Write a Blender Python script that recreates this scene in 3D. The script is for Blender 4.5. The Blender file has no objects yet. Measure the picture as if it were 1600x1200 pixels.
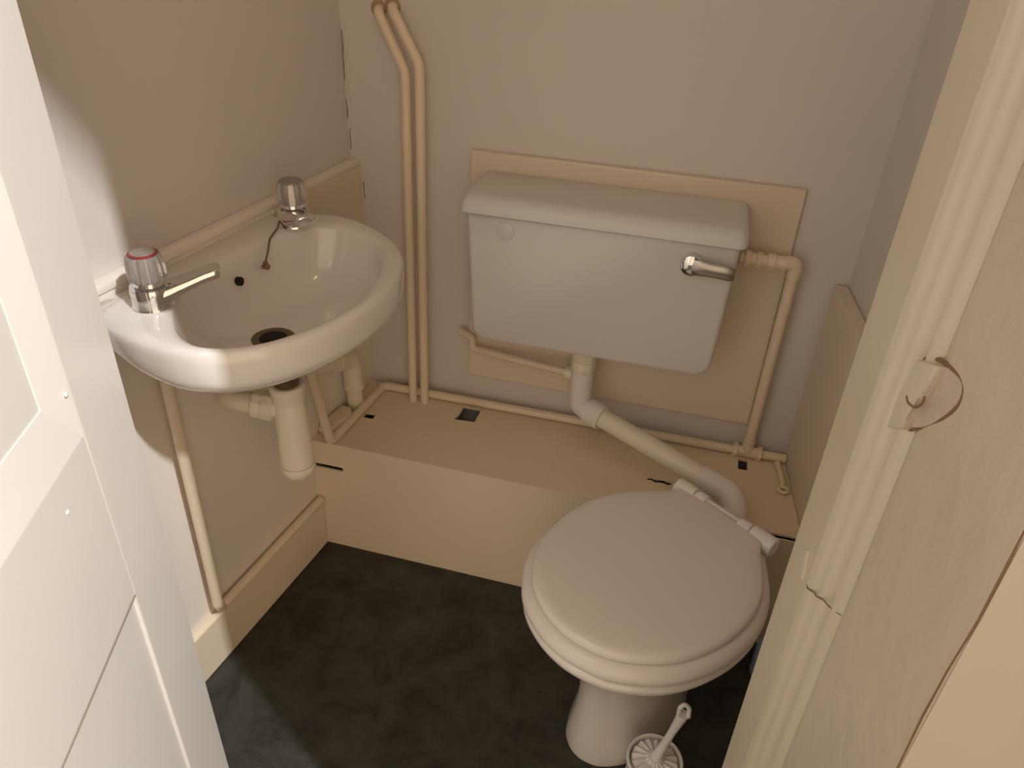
import bpy, bmesh, math, random
from mathutils import Vector, Matrix
random.seed(4)
C = bpy.context.scene.collection
sc = bpy.context.scene

# ------------------------------------------------------------------ camera
YAW, PITCH, ROLL, FPX = -0.24269848, 0.5722439, 0.04647061, 1213.13
cam_data = bpy.data.cameras.new('camera')
cam = bpy.data.objects.new('camera', cam_data); C.objects.link(cam)
fw = Vector((math.sin(YAW)*math.cos(PITCH), math.cos(YAW)*math.cos(PITCH), -math.sin(PITCH)))
rt = fw.cross(Vector((0, 0, 1))).normalized(); up = rt.cross(fw)
c_, s_ = math.cos(ROLL), math.sin(ROLL)
r2 = rt*c_ + up*s_; u2 = up*c_ - rt*s_
cam.matrix_world = Matrix(((r2.x, u2.x, -fw.x, 0.0), (r2.y, u2.y, -fw.y, 0.0), (r2.z, u2.z, -fw.z, 1.3), (0, 0, 0, 1)))
cam_data.sensor_width = 36; cam_data.lens = FPX/1600*36; cam_data.clip_start = 0.01
sc.camera = cam

# ------------------------------------------------------------------ world, lamp, exposure
w = bpy.data.worlds.new('hall_ambient'); sc.world = w; w.use_nodes = True
bg = w.node_tree.nodes['Background']
bg.inputs[0].default_value = (1.0, 0.77, 0.55, 1)
# the hall is brighter toward its lit end, behind right of the doorway
wn, wl_ = w.node_tree.nodes, w.node_tree.links
wtc = wn.new('ShaderNodeTexCoord'); wdot = wn.new('ShaderNodeVectorMath'); wdot.operation = 'DOT_PRODUCT'
wdot.inputs[1].default_value = (0.75, -0.66, 0.0)
wmr = wn.new('ShaderNodeMapRange'); wmr.interpolation_type = 'SMOOTHSTEP'
wmr.inputs['From Min'].default_value = 0.0; wmr.inputs['From Max'].default_value = 1.0
wmr.inputs['To Min'].default_value = 0.40; wmr.inputs['To Max'].default_value = 1.45
wl_.new(wtc.outputs['Generated'], wdot.inputs[0]); wl_.new(wdot.outputs['Value'], wmr.inputs['Value'])
wl_.new(wmr.outputs['Result'], bg.inputs[1])
# strip light on the hall ceiling, to the right of the doorway
ld = bpy.data.lights.new('hall_strip_light', 'AREA'); ld.shape = 'RECTANGLE'; ld.size = 0.14; ld.size_y = 0.016
ld.energy = 84; ld.color = (0.95, 0.975, 1.0)
lamp = bpy.data.objects.new('hall_strip_light', ld); C.objects.link(lamp); lamp.location = (0.95, -0.185, 2.70)
lamp.rotation_euler = (0, 0, math.radians(-31))
# weak unseen fill light, added under the ceiling to lift the upward-facing tops
bd = bpy.data.lights.new('ceiling_fill', 'POINT'); bd.energy = 1.5; bd.color = (1.0, 0.74, 0.47); bd.shadow_soft_size = 0.07
fill_lamp = bpy.data.objects.new('ceiling_fill', bd); C.objects.link(fill_lamp); fill_lamp.location = (-0.10, 0.80, 2.22)
sc.view_settings.view_transform = 'Standard'; sc.view_settings.look = 'None'
sc.view_settings.gamma = 1; sc.view_settings.use_curve_mapping = False
sc.view_settings.exposure = 0.1

# ------------------------------------------------------------------ materials
def mat(name, col, rough=0.5, metal=0.0, bump=0.0, bscale=60, var=0.0, vscale=4, spec=0.5, coat=0.0, col2=None, trans=0.0, detail=4, nrough=0.5, dist=0.0):
    m = bpy.data.materials.new(name); m.use_nodes = True
    nt = m.node_tree; b = nt.nodes['Principled BSDF']
    b.inputs['Base Color'].default_value = (*col, 1); b.inputs['Roughness'].default_value = rough
    b.inputs['Metallic'].default_value = metal; b.inputs['Specular IOR Level'].default_value = spec
    b.inputs['Coat Weight'].default_value = coat; b.inputs['Coat Roughness'].default_value = 0.08
    b.inputs['Transmission Weight'].default_value = trans
    tc = nt.nodes.new('ShaderNodeTexCoord')
    if var or col2:
        n = nt.nodes.new('ShaderNodeTexNoise'); n.inputs['Scale'].default_value = vscale; n.inputs['Detail'].default_value = detail
        n.inputs['Roughness'].default_value = nrough; n.inputs['Distortion'].default_value = dist
        nt.links.new(tc.outputs['Object'], n.inputs['Vector'])
        rp = nt.nodes.new('ShaderNodeValToRGB')
        rp.color_ramp.elements[0].position = 0.32; rp.color_ramp.elements[1].position = 0.68
        lo = tuple(c*(1-var) for c in col)
        rp.color_ramp.elements[0].color = (*lo, 1); rp.color_ramp.elements[1].color = (*(col2 or col), 1)
        nt.links.new(n.outputs['Fac'], rp.inputs['Fac']); nt.links.new(rp.outputs['Color'], b.inputs['Base Color'])
    if bump:
        n2 = nt.nodes.new('ShaderNodeTexNoise'); n2.inputs['Scale'].default_value = bscale; n2.inputs['Detail'].default_value = 5
        nt.links.new(tc.outputs['Object'], n2.inputs['Vector'])
        bp = nt.nodes.new('ShaderNodeBump'); bp.inputs['Strength'].default_value = bump; bp.inputs['Distance'].default_value = 0.004
        nt.links.new(n2.outputs['Fac'], bp.inputs['Height']); nt.links.new(bp.outputs['Normal'], b.inputs['Normal'])
    return m

M = {}
M['wall'] = mat('wall_emulsion', (0.71, 0.66, 0.615), 0.6, bump=0.12, bscale=35, var=0.05, vscale=3, spec=0.3)
M['panel'] = mat('panel_gloss_paint', (0.78, 0.665, 0.53), 0.38, bump=0.12, bscale=18, var=0.05, vscale=4)
M['panel_low'] = mat('panel_low_paint', (0.88, 0.80, 0.71), 0.42, bump=0.10, bscale=18, var=0.05, vscale=4)
M['cream'] = mat('cream_gloss_paint', (0.86, 0.725, 0.535), 0.36, bump=0.15, bscale=30, var=0.06, vscale=5)
M['door'] = mat('door_gloss_paint', (0.86, 0.83, 0.77), 0.32, bump=0.10, bscale=14, var=0.02, vscale=3)
M['jamb'] = mat('frame_gloss_paint', (0.66, 0.575, 0.445), 0.36, bump=0.18, bscale=22, var=0.05, vscale=6)
M['jamb_rough'] = mat('frame_lumpy_paint', (0.62, 0.525, 0.41), 0.4, bump=0.8, bscale=32, var=0.06, vscale=9)
M['ceramic'] = mat('white_ceramic', (0.75, 0.70, 0.655), 0.12, coat=0.5)
M['pan'] = mat('toilet_ceramic', (0.78, 0.73, 0.68), 0.14, coat=0.5)
M['plastic'] = mat('white_plastic', (0.80, 0.78, 0.74), 0.28)
M['seat'] = mat('seat_plastic', (0.78, 0.72, 0.67), 0.22)
M['cistern'] = mat('cistern_plastic', (0.68, 0.665, 0.63), 0.32)
M['trap'] = mat('trap_plastic', (0.82, 0.74, 0.60), 0.33)
M['pvc'] = mat('white_fitting_plastic', (0.80, 0.74, 0.69), 0.35)
M['chrome'] = mat('chrome', (0.80, 0.79, 0.78), 0.07, metal=1)
M['dull_chrome'] = mat('dull_chrome', (0.42, 0.39, 0.36), 0.25, metal=1)
M['acrylic'] = mat('clear_acrylic', (0.93, 0.90, 0.87), 0.06, trans=0.8)
M['red'] = mat('red_ring', (0.27, 0.035, 0.04), 0.35)
M['greycap'] = mat('grey_cap', (0.30, 0.26, 0.22), 0.3)
M['black'] = mat('black_gap', (0.008, 0.006, 0.005), 0.9)
M['brass'] = mat('tarnished_brass', (0.20, 0.15, 0.09), 0.35, metal=0.8)
M['brown'] = mat('dark_brown', (0.22, 0.13, 0.07), 0.7)  # plain dark brown; also colours the shaded gap round the latch patch
M['rubber'] = mat('brown_chain', (0.16, 0.09, 0.05), 0.5)
M['blue'] = mat('pale_blue_plastic', (0.35, 0.50, 0.66), 0.4)
M['floor'] = mat('dark_vinyl', (0.013, 0.011, 0.008), 0.5, bump=0.35, bscale=120, vscale=13, col2=(0.056, 0.056, 0.046), detail=12, nrough=0.68, dist=0.6)
M['patch'] = mat('old_filler', (0.60, 0.49, 0.40), 0.5, bump=0.6, bscale=70, var=0.08, vscale=40)
M['joint'] = mat('joint_shadow', (0.36, 0.30, 0.24), 0.7)  # shade of the door's panel step, as a colour
M['filler'] = mat('stained_filler', (0.42, 0.30, 0.20), 0.7)
M['flake'] = mat('flaked_paint', (0.72, 0.66, 0.58), 0.5)

# ------------------------------------------------------------------ helpers
def thing(name, label, cat, loc=(0, 0, 0), group=None):
    o = bpy.data.objects.new(name, None); C.objects.link(o); o.location = loc
    o.empty_display_size = 0.05
    tag(o, label, cat, group); return o
def tag(o, label, cat=None, group=None, kind=None):
    o['label'] = label
    if cat: o['category'] = cat
    if group: o['group'] = group
    if kind: o['kind'] = kind
    return o
def base_of(p):
    v = Vector(p.location)
    while p.parent: p = p.parent
    return Vector(p.location)
def link(name, me, m, parent=None):
    o = bpy.data.objects.new(name, me); C.objects.link(o)
    if m is not None: me.materials.append(m)
    if parent:
        o.parent = parent
        if parent.type == 'EMPTY': o.location = -Vector(parent.location)
    return o
def obj(name, bm, m, parent=None, smooth=True, angle=40):
    bmesh.ops.recalc_face_normals(bm, faces=bm.faces)
    me = bpy.data.meshes.new(name); bm.to_mesh(me); bm.free()
    if smooth:
        for p in me.polygons: p.use_smooth = True
        me.set_sharp_from_angle(angle=math.radians(angle))
    return link(name, me, m, parent)
def box_bm(x0, x1, y0, y1, z0, z1, bev=0.0, seg=2, bm=None):
    bm2 = bmesh.new()
    bmesh.ops.create_cube(bm2, size=1)
    for v in bm2.verts:
        v.co = Vector((x0 if v.co.x < 0 else x1, y0 if v.co.y < 0 else y1, z0 if v.co.z < 0 else z1))
    if bev: bmesh.ops.bevel(bm2, geom=bm2.edges[:], offset=bev, segments=seg, affect='EDGES', profile=0.5)
    if bm is None: return bm2
    return join(bm, bm2)
def join(bm, other):
    me = bpy.data.meshes.new('tmp'); other.to_mesh(me); other.free()
    bm.from_mesh(me); bpy.data.meshes.remove(me); return bm
def prism(pts, z0, z1, bev=0.0, seg=2):
    bm = bmesh.new()
    a = [bm.verts.new((x, y, z0)) for x, y in pts]; b = [bm.verts.new((x, y, z1)) for x, y in pts]
    n = len(pts); bm.faces.new(a[::-1]); bm.faces.new(b)
    for i in range(n): bm.faces.new((a[i], a[(i+1) % n], b[(i+1) % n], b[i]))
    if bev: bmesh.ops.bevel(bm, geom=bm.edges[:], offset=bev, segments=seg, affect='EDGES', profile=0.5)
    return bm
def fillet(pts, r, n=7):
    P = [Vector(p) for p in pts]; out = [P[0]]
    for i in range(1, len(P)-1):
        a, b, c = P[i-1], P[i], P[i+1]
        d1 = (a-b); d2 = (c-b); l1, l2 = d1.length, d2.length; d1 /= l1; d2 /= l2
        ang = d1.angle(d2)
        if ang > 3.1: out.append(b); continue
        t = min(r/math.tan(ang/2), l1*0.49, l2*0.49)
        p1, p2 = b+d1*t, b+d2*t
        for k in range(n+1):
            s = k/n; out.append((1-s)**2*p1 + 2*s*(1-s)*b + s*s*p2)
    out.append(P[-1]); return out
def tube_bm(pts, r, fr=0.02, n=18, bm=None, cap=True):
    """r: a number, or a list of radii along an unfilleted path"""
    path = [Vector(p) for p in pts] if isinstance(r, (list, tuple)) else fillet(pts, fr)
    rr = r if isinstance(r, (list, tuple)) else [r]*len(path)
    b = bm or bmesh.new()
    t0 = (path[1]-path[0]).normalized()
    ref = Vector((0, 0, 1)) if abs(t0.z) < 0.9 else Vector((1, 0, 0))
    nrm = t0.cross(ref).normalized(); rings = []
    for i, p in enumerate(path):
        t = (path[min(i+1, len(path)-1)]-path[max(i-1, 0)]).normalized()
        nrm = (nrm - t*nrm.dot(t)).normalized(); bi = t.cross(nrm)
        rings.append([b.verts.new(p + (nrm*math.cos(2*math.pi*k/n)+bi*math.sin(2*math.pi*k/n))*rr[i]) for k in range(n)])
    for i in range(len(rings)-1):
        for k in range(n): b.faces.new((rings[i][k], rings[i][(k+1) % n], rings[i+1][(k+1) % n], rings[i+1][k]))
    if cap: b.faces.new(rings[0][::-1]); b.faces.new(rings[-1])
    return b
def lathe_bm(center, axis, prof, n=32, flute=0, fdepth=0.0, bm=None):
    """prof: [(radius, distance along axis), ...]"""
    b = bm or bmesh.new(); c = Vector(center); a = Vector(axis).normalized()
    ref = Vector((0, 0, 1)) if abs(a.z) < 0.9 else Vector((1, 0, 0))
    e1 = a.cross(ref).normalized(); e2 = a.cross(e1); rings = []
    for r, h in prof:
        ring = []
        for k in range(n):
            th = 2*math.pi*k/n
            q = r*(1 - fdepth*(0.5-0.5*math.cos(flute*th))) if flute else r
            ring.append(b.verts.new(c + a*h + (e1*math.cos(th)+e2*math.sin(th))*max(q, 1e-5)))
        rings.append(ring)
    for i in range(len(rings)-1):
        for k in range(n): b.faces.new((rings[i][k], rings[i][(k+1) % n], rings[i+1][(k+1) % n], rings[i+1][k]))
    b.faces.new(rings[0][::-1]); b.faces.new(rings[-1])
    return b
def loft_bm(rings, cap0=True, cap1=True):
    b = bmesh.new(); R = [[b.verts.new(p) for p in r] for r in rings]; n = len(R[0])
    for i in range(len(R)-1):
        for k in range(n): b.faces.new((R[i][k], R[i][(k+1) % n], R[i+1][(k+1) % n], R[i+1][k]))
    if cap0: b.faces.new(R[0][::-1])
    if cap1: b.faces.new(R[-1])
    return b
def slab_holes(us, vs, holes, fn):
    """grid slab: us, vs break lists, holes = set of (i, j) cells left open; fn(u, v, side) -> point"""
    b = bmesh.new(); nu, nv = len(us)-1, len(vs)-1; V = {}
    def vt(i, j, s):
        if (i, j, s) not in V: V[(i, j, s)] = b.verts.new(fn(us[i], vs[j], s))
        return V[(i, j, s)]
    full = lambda i, j: 0 <= i < nu and 0 <= j < nv and (i, j) not in holes
    for i in range(nu):
        for j in range(nv):
            if not full(i, j): continue
            for s in (0, 1): b.faces.new([vt(i, j, s), vt(i+1, j, s), vt(i+1, j+1, s), vt(i, j+1, s)])
            for (di, dj, e) in ((-1, 0, ((i, j), (i, j+1))), (1, 0, ((i+1, j), (i+1, j+1))), (0, -1, ((i, j), (i+1, j))), (0, 1, ((i, j+1), (i+1, j+1)))):
                if not full(i+di, j+dj): b.faces.new([vt(*e[0], 0), vt(*e[1], 0), vt(*e[1], 1), vt(*e[0], 1)])
    return b
def interp_closed(pts, n):
    """closed Catmull-Rom through pts, n samples evenly by chord length"""
    m = len(pts); dense = []
    for i in range(m):
        p0, p1, p2, p3 = (Vector(pts[(i+k-1) % m]) for k in range(4))
        for k in range(24):
            t = k/24
            dense.append(0.5*((2*p1)+(p2-p0)*t+(2*p0-5*p1+4*p2-p3)*t*t+(3*p1-p0-3*p2+p3)*t**3))
    return dense
def polar(pts, center, n):
    """sample a star-shaped closed outline at n equal angles about center"""
    d = interp_closed(pts, 0); c = Vector(center)
    pol = sorted((math.atan2((p-c).y, (p-c).x) % (2*math.pi), (p-c).length) for p in d)
    out = []
    for k in range(n):
        th = 2*math.pi*k/n; j = 0
        while j < len(pol) and pol[j][0] < th: j += 1
        a, b = pol[j-1], pol[j % len(pol)]
        da = (b[0]-a[0]) % (2*math.pi); t = ((th-a[0]) % (2*math.pi))/da if da > 1e-9 else 0
        out.append(a[1]*(1-t)+b[1]*t)
    return out

# ------------------------------------------------------------------ frames of reference
SK = 0.12124472
L0 = Vector((-0.7267, 1.1657, 0)); LS = Vector((math.sin(SK), math.cos(SK), 0)); LT = Vector((math.cos(SK), -math.sin(SK), 0))
def W(s, t, z): return L0 + LS*s + LT*t + Vector((0, 0, z))     # along the left wall, out of it, up
def lx(y, t=0.0): return L0.x + (y-L0.y)*math.tan(SK) + t        # x of the left wall at y
def rx(y, t=0.0): return 0.278 + (1.43-y)*0.12 - t
YB, CEIL = 1.43, 2.35
BT = 0.291                                                       # top of the boxing
BF = 1.171                                                       # front of the boxing

# ================================================================== SETTING
fl = obj('floor', box_bm(-1.6, 1.6, -1.5, YB+0.1, -0.05, 0.0), M['floor'], smooth=False)
tag(fl, 'dark mottled green-black vinyl floor', 'floor', kind='structure')
ce = obj('ceiling', box_bm(-1.6, 1.6, 0.2, YB+0.1, CEIL, CEIL+0.08), M['wall'], smooth=False)
tag(ce, 'off-white ceiling of the toilet room', 'ceiling', kind='structure')
wb = obj('wall_back', box_bm(-0.9, 0.6, YB, YB+0.1, 0, CEIL), M['wall'], smooth=False)
tag(wb, 'off-white back wall behind the cistern', 'wall', kind='structure')
wl = obj('wall_left', prism([(lx(0.5, -0.018), 0.5), (lx(YB, -0.018), YB), (lx(YB, -0.12), YB), (lx(0.5, -0.12), 0.5)], 0, CEIL), M['wall'], smooth=False)
tag(wl, 'off-white left wall above the basin', 'wall', kind='structure')
wr = obj('wall_right', prism([(rx(0.5), 0.5), (rx(0.5, -0.1), 0.5), (rx(YB, -0.1), YB), (rx(YB), YB)], 0, CEIL), M['wall'], smooth=False)
tag(wr, 'shaded off-white right wall behind the door frame', 'wall', kind='structure')
# wall with the doorway (stands at the sides of the opening and over it)
bm = prism([(-1.6, 0.30), (-0.655, 0.30), (-0.655, 0.62), (-1.6, 0.62)], 0, CEIL)
join(bm, prism([(0.215, 0.292), (1.6, 0.292), (1.6, 0.62), (0.215, 0.62)], 0, CEIL))
join(bm, box_bm(-0.655, 0.215, 0.30, 0.62, 1.875, CEIL))
wf = obj('wall_front', bm, M['wall'], smooth=False)
tag(wf, 'off-white partition wall around the doorway', 'wall', kind='structure')

# panelling low on the side walls
PT = 0.822
def panel_bm(s0, s1, z0, z1, d):
    bm = bmesh.new()
    return prism([(W(s0, d, 0).x, W(s0, d, 0).y), (W(s1, d, 0).x, W(s1, d, 0).y), (W(s1, -0.018, 0).x, W(s1, -0.018, 0).y), (W(s0, -0.018, 0).x, W(s0, -0.018, 0).y)], z0, z1, 0.003)
send = (YB-L0.y)/LS.y
t1 = obj('trim_1', panel_bm(-0.62, send, 0.0, PT, 0.0), M['panel_low'], angle=20)
tag(t1, 'painted flush panel on the left wall under the basin', 'panel', kind='structure')
cap = obj('panel_cap', panel_bm(-0.62, send, PT-0.013, PT+0.001, 0.004), M['panel_low'], t1)
splash = obj('upper_board', panel_bm(-0.02, send, 0.60, PT-0.012, 0.003), M['panel'], t1, angle=20)
pts = [(rx(0.62), 0.62), (rx(1.428), 1.428), (rx(1.428, 0.026), 1.428), (rx(0.62, 0.026), 0.62)]
t2 = obj('trim_2', prism(pts, 0.0, 0.70, 0.004), M['panel'], angle=20)
tag(t2, 'cream panel low on the right wall', 'panel', kind='structure')
# skirting on the left
sk_end = (BF-L0.y)/LS.y
bl = obj('baseboard_left', prism([tuple(W(-0.62, 0.016, 0).xy), tuple(W(sk_end, 0.016, 0).xy), tuple(W(sk_end, 0, 0).xy), tuple(W(-0.62, 0, 0).xy)], 0, 0.118, 0.004), M['cream'], angle=20)
tag(bl, 'cream painted skirting board along the left wall', 'skirting', kind='structure')

# cracks in the back left corner
bm = bmesh.new()
def strip_bm(pts, wdt, nrm, lift=0.0008, bm=None):
    b = bm or bmesh.new(); P = [Vector(p) for p in pts]; nrm = Vector(nrm); prev = None
    for i, p in enumerate(P):
        t = (P[min(i+1, len(P)-1)]-P[max(i-1, 0)]).normalized(); sd = t.cross(nrm).normalized()*(wdt/2)
        wv = 0.6+0.8*random.random()
        q = [b.verts.new(p+sd*wv+nrm*k) for k in (-0.001, lift)] + [b.verts.new(p-sd*wv+nrm*k) for k in (lift, -0.001)]
        if prev:
            for k in range(4): b.faces.new((prev[k], prev[(k+1) % 4], q[(k+1) % 4], q[k]))
        else: b.faces.new(q)
        prev = q
    if len(P) > 1: b.faces.new(prev[::-1])
    return b
x0 = lx(YB, -0.018)
for z0, z1, xx in ((0.84, 0.88, 0.004), (0.90, 0.935, 0.001), (0.97, 1.06, 0.001), (0.74, 0.775, 0.026)):
    strip_bm([(x0+xx+0.001*random.uniform(-1, 1), YB, z0+(z1-z0)*k/6) for k in range(7)], 0.0014, (0, -1, 0), bm=bm)
obj('corner_crack', bm, M['brown'], wb, smooth=False)
bm = tube_bm([(x0+0.012, YB, 0.93), (x0+0.009, YB, 1.0), (x0+0.008, YB, 1.07)], [0.003, 0.004, 0.002], n=8)
obj('corner_bead', bm, M['wall'], wb)

# ------------------------------------------------------------------ right door frame
prof = [(0.300, 0.615), (0.143, 0.615), (0.140, 0.612), (0.141, 0.530)]
def bead(y0, y1, xb, h, n=6):
    return [(xb - h*math.sin(math.pi*k/n), y0+(y1-y0)*k/n) for k in range(n+1)]
prof += bead(0.526, 0.508, 0.1465, 0.0065) + bead(0.503, 0.489, 0.1500, 0.0060) + bead(0.485, 0.460, 0.1570, 0.0085)
prof += [(0.156, 0.455), (0.156, 0.292), (0.217, 0.292), (0.217, 0.615)]
tr = obj('trim_3', prism(prof, 0, 1.875), M['jamb'], angle=25)
tag(tr, 'cream painted door frame with beaded stop, right of the doorway', 'door frame', kind='structure')
# lumpy reveal between beads and crack: fine displaced sheet with thickness
bm = bmesh.new(); ny, nz = 44, 200; G = []
for j in range(nz+1):
    row = []
    for i in range(ny+1):
        y = 0.458-(0.458-0.2935)*i/ny; z = 1.87*j/nz
        edge = min(i, ny-i, 4)/4
        row.append(bm.verts.new((0.1555-0.0016*edge, y, z)))
    G.append(row)
for j in range(nz):
    for i in range(ny): bm.faces.new((G[j][i], G[j][i+1], G[j+1][i+1], G[j+1][i]))
rv = obj('lumpy_reveal', bm, M['jamb_rough'], tr, angle=180)
mod = rv.modifiers.new('thick', 'SOLIDIFY'); mod.thickness = 0.003; mod.offset = 0
# long wavy crack
cp = []
for k in range(40):
    z = 0.1+1.5*k/39
    cp.append((0.1550, 0.2935+0.0022*math.sin(z*31)*math.sin(z*11+1)+0.0006*random.uniform(-1, 1), z))
obj('crack', tube_bm([(0.1537, y, z) for x, y, z in cp], [0.0004+0.0004*random.random() for _ in cp], n=8), M['brown'], tr)
# outer moulded architrave
prof2 = [(0.1545, 0.2928), (0.157, 0.2905), (0.180, 0.2772)]
for k in range(7): prof2.append((0.182+0.018*k/6, 0.2760-0.0105*k/6 - 0.0030*math.sin(math.pi*k/6)))
for k in range(7): prof2.append((0.203+0.024*k/6, 0.2638-0.0140*k/6 - 0.0040*math.sin(math.pi*k/6)))
prof2 += [(0.262, 0.2290), (0.300, 0.2290), (0.300, 0.2915)]
t4 = obj('trim_4', prism(prof2, 0, 1.93), M['jamb'], angle=25)
tag(t4, 'smooth outer architrave beyond the long crack at right', 'architrave', kind='structure')
# latch keep in a rounded recess
kc = Vector((0.1525, 0.456, 1.040))
arc = [(0.4911, 1.0503), (0.4717, 1.0623), (0.4438, 1.0729), (0.4219, 1.0781), (0.4099, 1.0770), (0.4071, 1.0703), (0.4125, 1.0603), (0.4251, 1.0460), (0.4449, 1.0277), (0.4698, 1.0084)]
def smooth_open(P, k=4):
    P = [Vector((0, *p)) for p in P]; out = []
    for i in range(len(P)-1):
        p0, p1, p2, p3 = P[max(i-1, 0)], P[i], P[i+1], P[min(i+2, len(P)-1)]
        for q in range(k):
            t = q/k; out.append(0.5*((2*p1)+(p2-p0)*t+(2*p0-5*p1+4*p2-p3)*t*t+(3*p1-p0-3*p2+p3)*t**3))
    return out+[P[-1]]
ring = smooth_open(arc); n = len(ring)-1
bm = prism([(p.y, p.z) for p in ring], 0.0, 0.0040, 0.0006)
for v in bm.verts: v.co = Vector((0.1560-v.co.z, v.co.x, v.co.y))
obj('latch_patch', bm, M['patch'], tr, smooth=False)
obj('patch_edge', tube_bm([Vector((0.1528, p.y, p.z)) for p in ring], [0.0005+0.0011*abs(math.sin(k*0.19+0.5)) for k in range(n+1)], n=8), M['brown'], tr)  # dark outline painted in for the shade of the gap around the patch
keep = [(0.4842, 1.0534), (0.4439, 1.0716), (0.4474, 1.0555), (0.4514, 1.0436), (0.4588, 1.0316), (0.4609, 1.0213), (0.4637, 1.0122), (0.4993, 0.9896), (0.4914, 1.0091), (0.4981, 1.0206), (0.4785, 1.0378)]
bm = prism(keep, 0.0, 0.0080, 0.0014)
for v in bm.verts: v.co = Vector((0.1545-v.co.z, v.co.x, v.co.y))
kp = obj('latch_keep', bm, M['jamb'], tr)
hole = smooth_open([(0.4745, 1.0306), (0.4682, 1.0301), (0.4589, 1.0332), (0.4516, 1.0370), (0.4455, 1.0424), (0.4428, 1.0470), (0.4440, 1.0500)])
obj('keep_hole', tube_bm([Vector((0.1464, p.y, p.z)) for p in hole], [0.0008]*len(hole), n=8), M['brown'], kp)
# nicks in the paint of the stop
obj('paint_chip', strip_bm([(0.1405, 0.558-0.0030*k+0.001*math.sin(2*k), 0.812-0.006*k) for k in range(5)], 0.004, (-1, 0, 0), 0.0012), M['flake'], tr, smooth=False)
obj('joint_crack', tube_bm([(0.1405, 0.527, 0.800), (0.1392, 0.5165, 0.806), (0.1436, 0.506, 0.812), (0.1424, 0.497, 0.818), (0.1465, 0.488, 0.824), (0.1478, 0.474, 0.832), (0.1535, 0.462, 0.838)], [0.0003, 0.0007, 0.0007, 0.0007, 0.0006, 0.0006, 0.0003], n=8), M['brown'], tr)

# ------------------------------------------------------------------ left door leaf (open)
a = math.radians(-20)
DP = Vector((-0.60, 0.60, 0)); DD = Vector((-math.sin(a), -math.cos(a), 0)); DN = Vector((math.cos(a), -math.sin(a), 0))
def DW(t, d, z): return DP + DD*t + DN*d + Vector((0, 0, z))
def dbox(t0, t1, d0, d1, z0, z1, bev=0.002):
    bm = box_bm(t0, t1, d0, d1, z0, z1, bev)
    for v in bm.verts: v.co = DW(*v.co)
    return bm
DWID = 0.70
bm = dbox(0, DWID, -0.040, -0.012, 0.012, 1.86, 0.001)                        # core
join(bm, dbox(0, 0.112, -0.03, 0.0, 0.012, 1.86, 0.003))                      # hinge stile
join(bm, dbox(DWID-0.112, DWID, -0.03, 0.0, 0.012, 1.86, 0.003))
for z0, z1 in ((0.588, 0.818), (1.70, 1.86), (0.012, 0.06)):
    join(bm, dbox(0.110, DWID-0.110, -0.03, -0.0006, z0, z1, 0.0015))         # rails
dr = obj('door_1', bm, M['door'], angle=20)
tag(dr, 'cream white panelled door standing open at left', 'door', kind='structure')
# bevelled moulding round the upper panel
def mould(q0, q1, q2, q3):
    bm = bmesh.new(); A = [bm.verts.new(DW(*q)) for q in (q0, q1, q2, q3)]
    B = [bm.verts.new(DW(q[0], q[1]-0.012, q[2])) for q in (q0, q1, q2, q3)]
    bm.faces.new(A); bm.faces.new(B[::-1])
    for k in range(4): bm.faces.new((A[k], A[(k+1) % 4], B[(k+1) % 4], B[k]))
    return bm
e = 0.036; i0, i1, j0, j1 = 0.112, DWID-0.112, 0.818, 1.70
bm = mould((i0, -0.0004, j0), (i1, -0.0004, j0), (i1-e, -0.011, j0+e+0.02), (i0+e, -0.011, j0+e+0.02))
join(bm, mould((i0, -0.0004, j0), (i0+e, -0.011, j0+e+0.02), (i0+e, -0.011, j1-e), (i0, -0.0004, j1)))
join(bm, mould((i1, -0.0004, j0), (i1, -0.0004, j1), (i1-e, -0.011, j1-e), (i1-e, -0.011, j0+e+0.02)))
join(bm, mould((i0, -0.0004, j1), (i0+e, -0.011, j1-e), (i1-e, -0.011, j1-e), (i1, -0.0004, j1)))
obj('panel_moulding', bm, M['door'], dr, smooth=False)
obj('lower_panel', dbox(0.090, DWID-0.112, -0.02, -0.004, 0.056, 0.584, 0.002), M['door'], dr, angle=20)
bm = bmesh.new()
strip_bm([DW(0.092+0.06*k, -0.0015, 0.5862) for k in range(9)], 0.0024, DN, 0.0012, bm=bm)
obj('panel_joint', bm, M['joint'], dr, smooth=False)  # strip paints in the shadow line along the lower panel's top edge
for t, z in ((0.179, 0.777), (0.118, 0.872)):
    obj('paint_blob', lathe_bm(DW(t, -0.001, z), DN, [(0.0028, 0), (0.0026, 0.001), (0.0014, 0.002)], n=12), M['door'], dr)

# ================================================================== BOXING under the cistern
bx = thing('pipe_boxing', 'cream painted boarded boxing along the back wall, under the cistern', 'boxing', (-0.2, BF, 0))
XR = 0.262
us = [-0.70, -0.655, -0.632, -0.456, -0.414, -0.006, 0.026, 0.158, 0.177, 0.205, XR]
vs = [BF, 1.181, 1.262, 1.270, 1.283, 1.302, 1.343, 1.358, 1.394, YB-0.001]
holes = {(3, 6), (3, 7), (3-2, 4), (7, 7), (5, 2), (9, 0)}
def top_fn(u, v, s):
    x = lx(v, 0.0005) if u == us[0] else u
    if (u, v) == (us[3], vs[6]): x -= 0.006
    if u == us[3] and v == vs[6]: v -= 0.004
    return Vector((x if u != XR else rx(v, 0.0268), v, BT-0.005 if s == 0 else BT))
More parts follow.
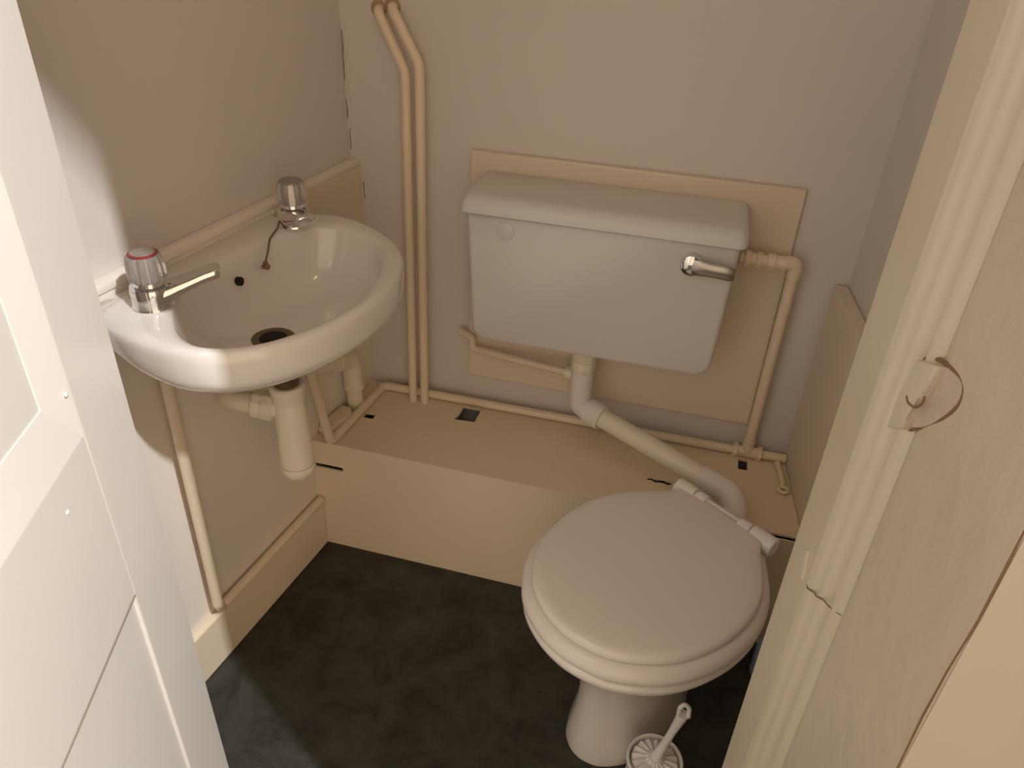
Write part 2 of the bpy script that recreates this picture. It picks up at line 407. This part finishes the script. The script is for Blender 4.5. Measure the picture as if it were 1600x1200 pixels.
# cell (3, 6..7) is the square knocked hole beside the risers
tb = obj('top_board', slab_holes(us, vs, holes, top_fn), M['cream'], bx, smooth=False)
us2 = [-0.70, -0.655, XR]; vs2 = [0.0, 0.2215, 0.2315, BT-0.005]
def front_fn(u, v, s):
    x = lx(BF, 0.0005) if u == us2[0] else u
    return Vector((x if u != XR else rx(BF, 0.0268), BF+0.004 if s == 0 else BF, v))
obj('front_board', slab_holes(us2, vs2, {(0, 1)}, front_fn), M['cream'], bx, smooth=False)
# rounded mortar hump in the corner by the waste pipe
hp = [W(0.03, 0.002, 0), W(0.03, 0.04, 0), W(0.10, 0.048, 0), W(0.125, 0.03, 0), W(0.125, 0.002, 0)]
obj('mortar_hump', prism([tuple(p.xy) for p in hp], BT, BT+0.022, 0.009, 3), M['cream'], bx)
# splits at board joints
bm = strip_bm([(-0.02+0.008*k, 1.264+0.003*math.sin(k*2.1), BT) for k in range(7)], 0.004, (0, 0, 1), 0.0006)
obj('split', bm, M['black'], bx, smooth=False)
for x in (-0.505, -0.375, -0.215):
    obj('board_joint', strip_bm([(x+0.001*math.sin(k), BF+0.03+0.02*k, BT) for k in range(9)], 0.0012, (0, 0, 1), 0.0003), M['panel'], bx, smooth=False)

# ================================================================== BACKBOARD + CISTERN
bb = obj('backboard', box_bm(-0.454, 0.164, YB-0.014, YB, 0.364, 0.870, 0.004), M['panel'], angle=20)
tag(bb, 'cream painted board fixed to the back wall behind the cistern', 'board')

ci = thing('toilet_cistern', 'white plastic low-level cistern with chrome lever on the back wall', 'cistern', (-0.17, 1.34, 0.535))
def rrect(x0, x1, z0, z1, rb, rt_, n=6):
    pts = []
    for (cx, cz, r, a0) in ((x1-rb, z0+rb, rb, -90), (x1-rt_, z1-rt_, rt_, 0), (x0+rt_, z1-rt_, rt_, 90), (x0+rb, z0+rb, rb, 180)):
        for k in range(n+1):
            th = math.radians(a0+90*k/n); pts.append((cx+r*math.cos(th), cz+r*math.sin(th)))
    return pts
def cring(ins, y, dz=0):
    P = []
    for x, z in rrect(-0.418+ins, 0.068-ins, 0.536+ins, 0.815, 0.028, 0.004):
        f = (0.815-z)/0.28                                # narrows toward the bottom
        P.append(Vector((x + (0.012 if x < -0.17 else -0.010)*f, y+0.010*f, z)))
    return P
obj('tank', loft_bm([[Vector((p.x, YB-0.016, p.z)) for p in cring(0, 0)], cring(0, 1.290), cring(0.001, 1.283), cring(0.004, 1.278), cring(0.009, 1.276)]), M['cistern'], ci, angle=50)
def lring(ins, z, f=0.0):
    x0, x1, y0, y1 = -0.427+ins, 0.078-ins, 1.262+ins, YB-0.016
    r = 0.018; P = []
    for (cx, cy, a0) in ((x1-r, y0+r, -90), (x1-0.004, y1-0.004, 0), (x0+0.004, y1-0.004, 90), (x0+r, y0+r, 180)):
        rr = r if a0 in (-90, 180) else 0.004
        for k in range(7):
            th = math.radians(a0+90*k/6); P.append(Vector((cx+rr*math.cos(th), cy+rr*math.sin(th), z)))
    return P
def lid_ring(ins, z, back): 
    P = lring(0, z); cy = YB-0.016
    for p in P:
        if p.y < 1.36: p.y += ins
        if p.x > 0.04: p.x -= ins*0.6
        if p.x < -0.39: p.x += ins*0.6
    return P
obj('lid', loft_bm([lid_ring(0.003, 0.803, 0), lid_ring(0.0, 0.8055, 0), lid_ring(0.0005, 0.812, 0), lid_ring(0.003, 0.8200, 0), lid_ring(0.007, 0.8265, 0), lid_ring(0.0125, 0.8315, 0), lid_ring(0.019, 0.8345, 0), lid_ring(0.026, 0.8355, 0), lid_ring(0.036, 0.8358, 0)]), M['cistern'], ci, angle=50)
pv = Vector((-0.008, 1.276, 0.764))
lv = tag(obj('flush_lever', lathe_bm(pv, (0, -1, 0), [(0.0195, 0), (0.0195, 0.008), (0.018, 0.013), (0.012, 0.0165), (0.004, 0.0175)], n=28), M['chrome'], ci), 'chrome lever arm')
secs = []
for x, h0, h1, yy in ((-0.004, 0.010, 0.003, 0.017), (0.004, 0.0150, 0.0045, 0.018), (0.016, 0.0140, 0.0045, 0.020), (0.032, 0.0122, 0.0042, 0.0215), (0.050, 0.0122, 0.0040, 0.0225), (0.066, 0.0128, 0.0036, 0.023), (0.073, 0.0105, 0.0025, 0.023)):
    c = pv + Vector((x, -yy+0.004, 0.0-0.03*x))
    secs.append([c + Vector((0.002*math.cos(th)*0, h1*math.cos(th), h0*math.sin(th))) for th in (2*math.pi*k/16 for k in range(16))])
obj('lever_arm', loft_bm(secs), M['dull_chrome'], lv)
obj('blanking_plug', lathe_bm((-0.342, 1.277, 0.774), (0, -1, 0), [(0.0165, 0), (0.0165, 0.0012), (0.0155, 0.0018)], n=28), M['cistern'], ci)
obj('outlet_nut', lathe_bm((-0.186, 1.35, 0.540), (0, 0, -1), [(0.027, 0), (0.027, 0.006), (0.024, 0.008), (0.024, 0.014)], n=28), M['trap'], ci)

# ================================================================== FLUSH PIPE
fp = thing('flush_pipe', 'cream flush pipe running down from cistern to back of toilet', 'pipe', (-0.186, 1.35, 0.30))
obj('compression_nut', lathe_bm((-0.186, 1.35, 0.524), (0, 0, -1), [(0.020, 0), (0.028, 0.004), (0.028, 0.020), (0.026, 0.028), (0.024, 0.030), (0.026, 0.034), (0.026, 0.050), (0.023, 0.054)], n=28, flute=8, fdepth=0.07), M['trap'], fp)
e0 = Vector((-0.186, 1.35, 0.470)); e1 = Vector((-0.186, 1.348, 0.385)); e2 = Vector((0.108, 1.222, 0.345)); 
dd = (e2-e1).normalized()
obj('elbow', tube_bm([e0, e1, e1+dd*0.055], 0.0235, 0.022, n=24), M['pvc'], fp)
obj('elbow_socket', tube_bm([e1+dd*0.024, e1+dd*0.060], 0.0275, n=26), M['pvc'], fp)
obj('diagonal_pipe', tube_bm([e1+dd*0.045, e2], 0.0205, n=24), M['trap'], fp)
obj('rubber_bend', tube_bm([e2-dd*0.03, e2+dd*0.035, (0.152, 1.165, 0.330), (0.135, 1.135, 0.325)], 0.0235, 0.035, n=24), M['pvc'], fp)

# ================================================================== TOILET
ta = Vector((-0.5565, -0.8308, 0)); tsd = Vector((0.8308, -0.5565, 0)); TC = Vector((0.002, 0.905, 0))
to = thing('toilet', 'white low toilet with closed lid turned at an angle in the corner', 'toilet', (0.04, 0.95, 0))
def TW(a, b, z): return TC + ta*a + tsd*b + Vector((0, 0, z))
half = [(0.181, 0.0), (0.178, 0.030), (0.166, 0.068), (0.147, 0.098), (0.107, 0.135), (0.060, 0.158), (0.0, 0.170), (-0.060, 0.167), (-0.115, 0.147), (-0.158, 0.117), (-0.187, 0.094), (-0.208, 0.086)]
full = half + [(-0.2135, 0.078), (-0.2135, 0.04), (-0.2135, 0.0), (-0.2135, -0.04), (-0.2135, -0.078)] + [(x, -y) for x, y in half[:0:-1]]
NT = 96
lid_r = polar(full, (0, 0), NT)
def tring(sc_a, z, add=0.0, da=0.0, sb=None):
    P = []
    for k in range(NT):
        th = 2*math.pi*k/NT; r = lid_r[k]+add
        P.append(TW(r*math.cos(th)*sc_a+da, r*math.sin(th)*(sb or sc_a), z))
    return P
obj('lid', loft_bm([tring(1, 0.388, -0.006), tring(1, 0.389, -0.001), tring(1, 0.393, 0.0), tring(1, 0.399, -0.0015), tring(1, 0.4025, -0.006), tring(1, 0.404, -0.016), tring(0.7, 0.4052), tring(0.35, 0.4055)]), M['seat'], to, angle=60)
def seat_ring(z, add):                                          # ring outline, cut square at the hinge
    P = tring(1, z, add)
    for p in P:
        over = (p-TC).dot(ta)+0.2095
        if over < 0: p -= ta*over
    return P
obj('seat', loft_bm([seat_ring(0.3535, 0.004), seat_ring(0.356, 0.011), seat_ring(0.363, 0.0150), seat_ring(0.371, 0.0150), seat_ring(0.379, 0.0115), seat_ring(0.3845, 0.005), seat_ring(0.3868, -0.003)]), M['seat'], to, angle=70)
rings = []
for z, s, add, da, sb in ((0.3525, 1, -0.004, 0, None), (0.3515, 1, 0.006, 0, None), (0.347, 1, 0.0115, 0, None), (0.339, 1, 0.0115, 0, None), (0.328, 1, 0.006, 0, None),
        (0.312, 0.975, 0, -0.002, 0.96), (0.290, 0.89, 0, -0.006, 0.82), (0.262, 0.78, 0, -0.010, 0.64), (0.230, 0.685, 0, -0.014, 0.50),
        (0.190, 0.63, 0, -0.019, 0.405), (0.140, 0.61, 0, -0.020, 0.385), (0.090, 0.63, 0, -0.021, 0.405), (0.045, 0.67, 0, -0.022, 0.45), (0.015, 0.70, 0, -0.024, 0.49), (0.0, 0.705, 0, -0.025, 0.495)):
    rings.append(tring(s, z, add, da, sb))
obj('pan', loft_bm(rings), M['pan'], to, angle=60)
# back of the pan: horn and trapway
bm = box_bm(-0.06, 0.06, -0.09, 0.05, 0, 0.31, 0.03, 4)
for v in bm.verts: v.co = TW(-0.150+v.co.y*0.9, v.co.x*(0.8+0.25*v.co.z/0.31), v.co.z)
obj('trapway', bm, M['pan'], to)
horn = TW(-0.19, 0.035, 0.322)
obj('inlet_horn', tube_bm([TW(-0.15, 0.03, 0.325), TW(-0.225, 0.036, 0.325)], 0.030, n=24), M['pan'], to)
# hinge: barrels along the back edge
hg = obj('hinge', tube_bm([TW(-0.214, -0.092, 0.393), TW(-0.214, 0.092, 0.393)], 0.0095, n=16), M['plastic'], to)
for b0, b1, r in ((-0.100, -0.060, 0.0170), (-0.058, -0.036, 0.0155), (0.032, 0.056, 0.0155), (0.0585, 0.104, 0.0175)):
    obj('hinge_barrel', lathe_bm(TW(-0.212, b0, 0.392), tsd, [(r*0.88, 0), (r, 0.002), (r, b1-b0-0.002), (r*0.88, b1-b0)], n=28), M['plastic'], hg)
for b in (-0.079, 0.080):
    obj('hinge_post', lathe_bm(TW(-0.212, b, 0.366), (0, 0, 1), [(0.014, 0), (0.014, 0.018)], n=20), M['plastic'], hg)

# ================================================================== BRUSH AND HOLDER
HB = Vector((0.076, 0.782, 0))
hd = thing('brush_holder', 'white round toilet brush holder on the floor beside the toilet', 'holder', tuple(HB))
bm = lathe_bm(HB, (0, 0, 1), [(0.054, 0.0), (0.055, 0.004), (0.050, 0.012), (0.043, 0.055), (0.042, 0.085), (0.0445, 0.097), (0.046, 0.102), (0.0465, 0.106), (0.0445, 0.109), (0.0415, 0.108), (0.0395, 0.098), (0.036, 0.03), (0.030, 0.012)], n=48)
obj('cup', bm, M['plastic'], hd)
br = thing('toilet_brush', 'white toilet brush with slanted handle standing in the holder', 'brush', (HB.x, HB.y, 0.02))
bm = bmesh.new()
R = []
for h, r in ((0.030, 0.010), (0.035, 0.026), (0.060, 0.030), (0.085, 0.031), (0.097, 0.036), (0.104, 0.0385), (0.1085, 0.036), (0.1115, 0.026), (0.1115, 0.016), (0.115, 0.011)):
    R.append([bm.verts.new(HB + Vector((r*math.cos(2*math.pi*k/64), r*math.sin(2*math.pi*k/64), h - (0.0045*(1-math.cos(16*2*math.pi*k/64))*0.5 if 0.10 < h and r > 0.012 else 0)))) for k in range(64)])
for i in range(len(R)-1):
    for k in range(64): bm.faces.new((R[i][k], R[i][(k+1) % 64], R[i+1][(k+1) % 64], R[i+1][k]))
bm.faces.new(R[0][::-1]); bm.faces.new(R[-1])
obj('pleated_head', bm, M['plastic'], br, angle=30)
h0 = HB + Vector((0, 0, 0.106)); h1 = Vector((0.102, 0.785, 0.235))
pp = [h0.lerp(h1, k/8) for k in range(9)]
hdl = obj('handle', tube_bm(pp, [0.0105, 0.0085, 0.0075, 0.0066, 0.0064, 0.0066, 0.0072, 0.0082, 0.0092], n=18), M['plastic'], br)
obj('hanging_loop', tube_bm([h1+Vector((-0.007, 0, -0.004)), h1+Vector((-0.0075, 0.002, 0.010)), h1+Vector((-0.001, 0.004, 0.020)), h1+Vector((0.007, 0.003, 0.012)), h1+Vector((0.008, 0, -0.004))], 0.0036, 0.006, n=10), M['plastic'], hdl)

# small blue item behind the toilet
bl_ = thing('bleach_bottle', 'small pale blue bottle on the floor behind right of the toilet', 'bottle', (0.268, 1.095, 0))
obj('body', lathe_bm((0.268, 1.095, 0), (0, 0, 1), [(0.024, 0), (0.026, 0.004), (0.026, 0.075), (0.020, 0.092), (0.011, 0.10), (0.011, 0.106)], n=28), M['blue'], bl_)
obj('cap', lathe_bm((0.268, 1.095, 0.106), (0, 0, 1), [(0.013, 0), (0.013, 0.014), (0.011, 0.016)], n=24), M['blue'], bl_)

# ================================================================== WASH BASIN (s along the wall about SB, t out of it)
SB = -0.207
wbn = thing('wash_basin', 'white ceramic wall-hung hand basin with two taps on the left wall', 'basin', tuple(W(SB, 0, 0.655)))
oh = [(0, 0.0), (0.09, 0.0), (0.185, 0.0), (0.215, 0.010), (0.234, 0.045), (0.247, 0.09), (0.250, 0.13), (0.246, 0.178), (0.228, 0.224), (0.190, 0.266), (0.138, 0.297), (0.07, 0.316), (0.0, 0.322)]
ih = [(0, 0.060), (0.055, 0.060), (0.104, 0.064), (0.132, 0.076), (0.156, 0.094), (0.184, 0.118), (0.209, 0.148), (0.221, 0.184), (0.212, 0.216), (0.182, 0.250), (0.132, 0.277), (0.07, 0.295), (0.0, 0.301)]
oh2 = [(0, 0.0), (0.09, 0.0), (0.185, 0.0), (0.215, 0.010), (0.236, 0.045), (0.246, 0.09), (0.246, 0.115), (0.235, 0.162), (0.207, 0.225), (0.178, 0.257), (0.141, 0.286), (0.07, 0.313), (0.0, 0.322)]
ih2 = [(0, 0.060), (0.055, 0.060), (0.104, 0.064), (0.132, 0.075), (0.154, 0.089), (0.176, 0.107), (0.190, 0.131), (0.193, 0.157), (0.185, 0.199), (0.166, 0.228), (0.138, 0.251), (0.102, 0.270), (0.058, 0.286), (0.0, 0.300)]
mir = lambda h, h2: h2 + [(-x, y) for x, y in h[-2:0:-1]]
NB = 128; BC = (0.0, 0.165)
orad, irad = polar(mir(oh, oh2), BC, NB), polar(mir(ih, ih2), BC, NB)
BOWLC = (-0.012, 0.165)
def bring(rad, sc_, z, dt=0.0, keep_back=False, add=0.0):
    P = []
    for k in range(NB):
        th = 2*math.pi*k/NB; r = rad[k]*sc_+add
        t = BC[1]+r*math.sin(th)+dt
        P.append(W(SB+r*math.cos(th), t if t > 0.008 or z < 0.74 else 0.0012, z) if t > 0.0012 else W(SB+r*math.cos(th), 0.0012, z))
    return P
rings = [bring(orad, 0.16, 0.648, -0.01), bring(orad, 0.30, 0.652, -0.015), bring(orad, 0.48, 0.664, -0.02), bring(orad, 0.66, 0.684, -0.02), bring(orad, 0.80, 0.704, -0.015), bring(orad, 0.90, 0.720, -0.008), bring(orad, 0.955, 0.731, -0.003), bring(orad, 0.985, 0.741),
         bring(orad, 0.998, 0.753), bring(orad, 1.0, 0.770), bring(orad, 1.0, 0.784), bring(orad, 0.995, 0.793), bring(orad, 0.983, 0.799)]
mid = lambda f, z: [bring(orad, 0.980, z)[k].lerp(bring(irad, 1.0, z)[k], f) for k in range(NB)]
rings += [mid(0.33, 0.8015), mid(0.7, 0.801), bring(irad, 1.0, 0.7985), bring(irad, 0.985, 0.794), bring(irad, 0.965, 0.784), bring(irad, 0.94, 0.770), bring(irad, 0.89, 0.748), bring(irad, 0.80, 0.726), bring(irad, 0.64, 0.710), bring(irad, 0.42, 0.700, -0.006), bring(irad, 0.20, 0.696, -0.012), bring(irad, 0.13, 0.695, -0.014)]
# the apron gets shallower toward the wall, and the front of the rim dips a little
for rg_ in rings[:12]:
    for p in rg_:
        q = max(0.0, min(1.0, (p-L0).dot(LT)/0.18)); g = 0.42+0.58*q*q*(3-2*q)
        p.z = 0.79-(0.79-p.z)*g if p.z < 0.79 else p.z
for rg_ in rings:
    for p in rg_:
        t = (p-L0).dot(LT)
        if p.z > 0.74: p.z -= 0.010*max(0.0, min(1.0, (t-0.12)/0.18))*min(1.0, (p.z-0.74)/0.03)
obj('bowl', loft_bm(rings), M['ceramic'], wbn, angle=70)
dc = W(SB-0.030, 0.150, 0.6965)
wf_ = obj('waste_fitting', lathe_bm(dc, (0, 0, 1), [(0.033, -0.003), (0.033, 0.003), (0.030, 0.0042), (0.022, 0.003)], n=32), M['brass'], wbn)
obj('waste_hole', lathe_bm(dc, (0, 0, 1), [(0.021, 0.0), (0.021, 0.0034), (0.020, 0.0036)], n=28), M['black'], wf_)
obj('overflow_hole', lathe_bm(W(SB+0.004, 0.0745, 0.764), LT + Vector((0, 0, 0.12)), [(0.0070, -0.008), (0.0070, 0.0), (0.0058, 0.0009)], n=24), M['black'], wbn)

# taps
def make_tap(s, t, dirs, label, ring):
    base = W(s, t, 0.8005)
    d = (LS*dirs[0]+LT*dirs[1]).normalized(); u = Vector((0, 0, 1))
    tp = thing('basin_tap', label, 'tap', tuple(base), 'basin taps')
    bm = lathe_bm(base, u, [(0.0265, 0), (0.0275, 0.002), (0.0265, 0.006), (0.0262, 0.014), (0.0265, 0.026), (0.0255, 0.031), (0.019, 0.033), (0.016, 0.040)], n=40)
    obj('body', bm, M['chrome'], tp)
    sd = d.cross(u); secs = []
    for q, z, hw, hh in ((0.008, 0.0165, 0.0235, 0.0140), (0.020, 0.0190, 0.0215, 0.0125), (0.034, 0.0235, 0.0180, 0.0105), (0.050, 0.0290, 0.0165, 0.0090), (0.068, 0.0350, 0.0160, 0.0085), (0.082, 0.0385, 0.0155, 0.0085), (0.088, 0.0395, 0.0140, 0.0076), (0.091, 0.0397, 0.0100, 0.0050)):
        c = base + d*q + u*z; ring_ = []
        for k in range(20):
            th = 2*math.pi*k/20; cx, cz = math.cos(th), math.sin(th)
            px = math.copysign(abs(cx)**0.55, cx)*hw; pz = math.copysign(abs(cz)**0.55, cz)*hh
            ring_.append(c + sd*px + u*pz)
        secs.append(ring_)
    obj('spout', loft_bm(secs), M['chrome'], tp, angle=50)
    kb = base + u*0.036
    kn = obj('knob', lathe_bm(kb, u, [(0.018, 0.002), (0.0235, 0.004), (0.0255, 0.009), (0.0248, 0.026), (0.0228, 0.036), (0.0205, 0.039)], n=96, flute=12, fdepth=0.08), M['acrylic'], tp, angle=60)
    obj('spindle', lathe_bm(kb, u, [(0.0125, 0.001), (0.0125, 0.030), (0.010, 0.036)], n=24), M['dull_chrome'], kn)
    cr = obj('cap_ring', lathe_bm(kb+u*0.0385, u, [(0.0185, 0), (0.0192, 0.0012), (0.0188, 0.0024), (0.0170, 0.0030)], n=36), ring, kn)
    obj('cap_disc', lathe_bm(kb+u*0.0411, u, [(0.0155, 0), (0.0155, 0.0010), (0.0145, 0.0013)], n=36), M['greycap'], cr)
    return tp
make_tap(-0.374, 0.074, (0.72, 0.70), 'chrome hot tap with red-ringed clear knob, nearest the door', M['red'])
make_tap(-0.044, 0.066, (-0.66, 0.75), 'chrome cold tap with dark-capped clear knob, nearest the back wall', M['greycap'])

# plug chain
pc = thing('plug_chain', 'thin brown plug chain hanging from the cold tap into basin', 'chain', tuple(W(-0.07, 0.055, 0.803)))
cpts = [W(-0.066, 0.052, 0.812), W(-0.078, 0.056, 0.804), W(-0.096, 0.061, 0.8025), W(-0.112, 0.065, 0.799), W(-0.130, 0.073, 0.786), W(-0.146, 0.078, 0.773)]
obj('chain', tube_bm(cpts, [0.0016]*len(cpts), n=8), M['rubber'], pc)
bm = bmesh.new()
for q, r in ((cpts[-1], 0.0042), (cpts[-1]+Vector((0.003, 0, -0.006)), 0.0048), (cpts[-1]+Vector((-0.004, 0, -0.007)), 0.0042)):
    lathe_bm(q, (0.2, 0.1, 1), [(0.001, -r), (r*0.75, -r*0.66), (r, 0), (r*0.75, r*0.66), (0.001, r)], n=12, bm=bm)
obj('chain_end', bm, M['brown'], pc)

# ================================================================== BASIN WASTE
TS, TT = SB-0.014, 0.150
wt = thing('bottle_trap', 'cream plastic bottle trap and waste pipe under the basin', 'trap', tuple(W(TS, TT, 0.41)))
tl = obj('tailpiece', lathe_bm(W(TS, TT, 0.600), (0, 0, 1), [(0.020, 0), (0.020, 0.020), (0.022, 0.024), (0.022, 0.052)], n=28), M['brass'], wt)
obj('top_nut', lathe_bm(W(TS, TT, 0.572), (0, 0, 1), [(0.0215, 0), (0.026, 0.003), (0.0265, 0.018), (0.0285, 0.022), (0.0285, 0.032), (0.0255, 0.035)], n=32), M['trap'], wt)
obj('bottle', lathe_bm(W(TS, TT, 0.447), (0, 0, 1), [(0.0265, -0.004), (0.0265, 0.0015), (0.0296, 0.0020), (0.0296, 0.006), (0.0285, 0.009), (0.0275, 0.088), (0.0265, 0.108), (0.0235, 0.121), (0.0215, 0.128)], n=36), M['trap'], wt)
obj('bottom_cup', lathe_bm(W(TS, TT, 0.420), (0, 0, 1), [(0.014, 0), (0.0250, 0.004), (0.0295, 0.012), (0.0302, 0.0235), (0.0290, 0.0255)], n=36), M['trap'], wt)
oz = 0.556; ods = -0.030
o0 = W(TS, TT, oz); o1 = W(TS+ods, 0.036, oz+0.008); od = (o1-o0).normalized()
obj('outlet_pipe', tube_bm([o0, o1, W(TS+0.05, 0.024, oz-0.018), W(0.146, 0.024, 0.424), W(0.150, 0.024, BT+0.001)], 0.0180, 0.030, n=24), M['trap'], wt)
nut = obj('outlet_nut', lathe_bm(o0+od*0.026, od, [(0.021, 0), (0.0255, 0.003), (0.0255, 0.018), (0.0235, 0.021), (0.0245, 0.024), (0.0245, 0.034), (0.021, 0.037)], n=48, flute=10, fdepth=0.07), M['trap'], wt)
obj('elbow', tube_bm([W(0.096, 0.024, 0.4435), W(0.146, 0.024, 0.424), W(0.149, 0.024, 0.350)], 0.0212, 0.030, n=24), M['trap'], wt)
obj('elbow_collar', lathe_bm(W(0.149, 0.024, 0.346), (0, 0, 1), [(0.021, 0), (0.0232, 0.002), (0.0232, 0.012), (0.021, 0.014)], n=28), M['trap'], wt)
obj('knuckle_collar', tube_bm([W(0.088, 0.024, 0.4465), W(0.101, 0.024, 0.4415)], 0.0232, n=28), M['trap'], wt)

# ================================================================== WATER PIPES
def pipe(name, pts, r, label, fr=0.02, m='cream', group=None):
    return tag(obj(name, tube_bm(pts, r, fr, n=18), M[m]), label, 'pipe', group)
pz = 0.129
pipe('water_pipe', [W(-0.346, 0.030, 0.690), W(-0.348, 0.028, 0.163), W(-0.330, 0.014, pz), W(sk_end-0.004, 0.012, pz+0.002)], 0.0095, 'cream pipe dropping from basin to skirting, then along skirting top', 0.012)
cs = thing('supply_pipe', 'cream cold supply pipe from basin corner round the back of the boxing', 'pipe', tuple(W(0.0, 0.03, BT)))
cx, cy = -0.655, 1.402
obj('riser', tube_bm([W(-0.070, 0.052, 0.690), W(0.006, 0.052, BT+0.011), (cx, cy, BT+0.011), (0.147, cy+0.006, BT+0.012)], 0.0095, 0.018), M['cream'], cs)
obj('tail', tube_bm([(0.199, cy+0.006, BT+0.012), (rx(cy, 0.028), cy+0.006, BT+0.012)], 0.0095), M['cream'], cs)
# tee and riser to the cistern
rs = thing('cistern_supply', 'cream riser pipe with tee and float valve union right of the cistern', 'pipe', (0.173, cy+0.006, BT))
bm = tube_bm([(0.150, cy+0.006, BT+0.012), (0.196, cy+0.006, BT+0.012)], 0.0125, n=24)
tube_bm([(0.173, cy+0.006, BT+0.012), (0.173, cy+0.006, BT+0.042)], 0.0125, n=24, bm=bm)
te = obj('tee', bm, M['cream'], rs)
for p0, p1 in (((0.142, cy+0.006, BT+0.012), (0.154, cy+0.006, BT+0.012)), ((0.192, cy+0.006, BT+0.012), (0.204, cy+0.006, BT+0.012))):
    obj('nut', lathe_bm(p0, Vector(p1)-Vector(p0), [(0.014, 0), (0.0165, 0.002), (0.0165, 0.010), (0.014, 0.012)], n=36, flute=6, fdepth=0.10), M['cream'], te)
obj('pipe', tube_bm([(0.173, cy+0.006, BT+0.03), (0.174, cy-0.002, 0.738), (0.150, cy-0.012, 0.742)], 0.0105, 0.012), M['cream'], rs)
vx = [(0.074, 0.011), (0.082, 0.011), (0.083, 0.016), (0.093, 0.016), (0.094, 0.012), (0.103, 0.012), (0.104, 0.0155), (0.113, 0.0155), (0.114, 0.012), (0.122, 0.012), (0.123, 0.0155), (0.136, 0.0155), (0.138, 0.0125), (0.156, 0.0125)]
obj('valve_union', lathe_bm((0, cy-0.014, 0.742), (1, 0, 0), [(r, x) for x, r in vx], n=36, flute=6, fdepth=0.05), M['cream'], rs)
obj('elbow', tube_bm([(0.148, cy-0.012, 0.742), (0.174, cy-0.006, 0.742), (0.174, cy-0.002, 0.714)], 0.0130, 0.014), M['cream'], rs)
# two risers at left that bend back into the wall
pipe('riser_pipe', [(-0.632, YB, 1.100), (-0.625, 1.405, 1.100), (-0.574, 1.398, 1.003), (-0.574, 1.380, BT)], 0.0092, 'cream riser pipe on the back wall, left one of the pair', 0.045, group='riser pipes up the back wall')
pipe('riser_pipe', [(-0.606, YB, 1.106), (-0.598, 1.405, 1.106), (-0.546, 1.398, 1.018), (-0.546, 1.380, BT)], 0.0092, 'cream riser pipe on the back wall, right one nearer the cistern', 0.045, group='riser pipes up the back wall')
for x, z in ((-0.634, 1.101), (-0.607, 1.107)):
    obj('filler_patch', lathe_bm((x, YB, z), (0, -1, 0), [(0.0155, 0), (0.014, 0.003), (0.0115, 0.005)], n=20), M['filler'], wb)
# overflow pipe under the cistern
ov = thing('overflow_pipe', 'cream overflow pipe sloping under the cistern to the flush elbow', 'pipe', (-0.45, 1.40, 0.43))
obj('pipe', tube_bm([(-0.470, 1.414, 0.474), (-0.440, 1.400, 0.470), (-0.438, 1.398, 0.446), (-0.206, 1.368, 0.445)], 0.0085, 0.010), M['panel'], ov)
obj('cap_nut', lathe_bm((-0.226, 1.371, 0.4452), (0.97, -0.12, 0), [(0.012, 0), (0.0145, 0.003), (0.0145, 0.016), (0.012, 0.019)], n=32, flute=8, fdepth=0.08), M['trap'], ov)
# small drain stub at the right end of the boxing
ds = thing('drain_stub', 'short painted pipe stub with ring end, right end of the boxing', 'pipe', (0.245, 1.37, BT))
obj('stub', tube_bm([(0.236, 1.392, BT+0.010), (0.244, 1.352, BT+0.008), (0.247, 1.318, BT+0.007)], 0.0058, 0.01, n=14), M['cream'], ds)
rg = [Vector((0.247+0.009*math.sin(2*math.pi*k/20), 1.309+0.009*math.cos(2*math.pi*k/20), BT+0.006)) for k in range(21)]
obj('ring', tube_bm(rg, [0.0042]*21, n=10), M['cream'], ds)
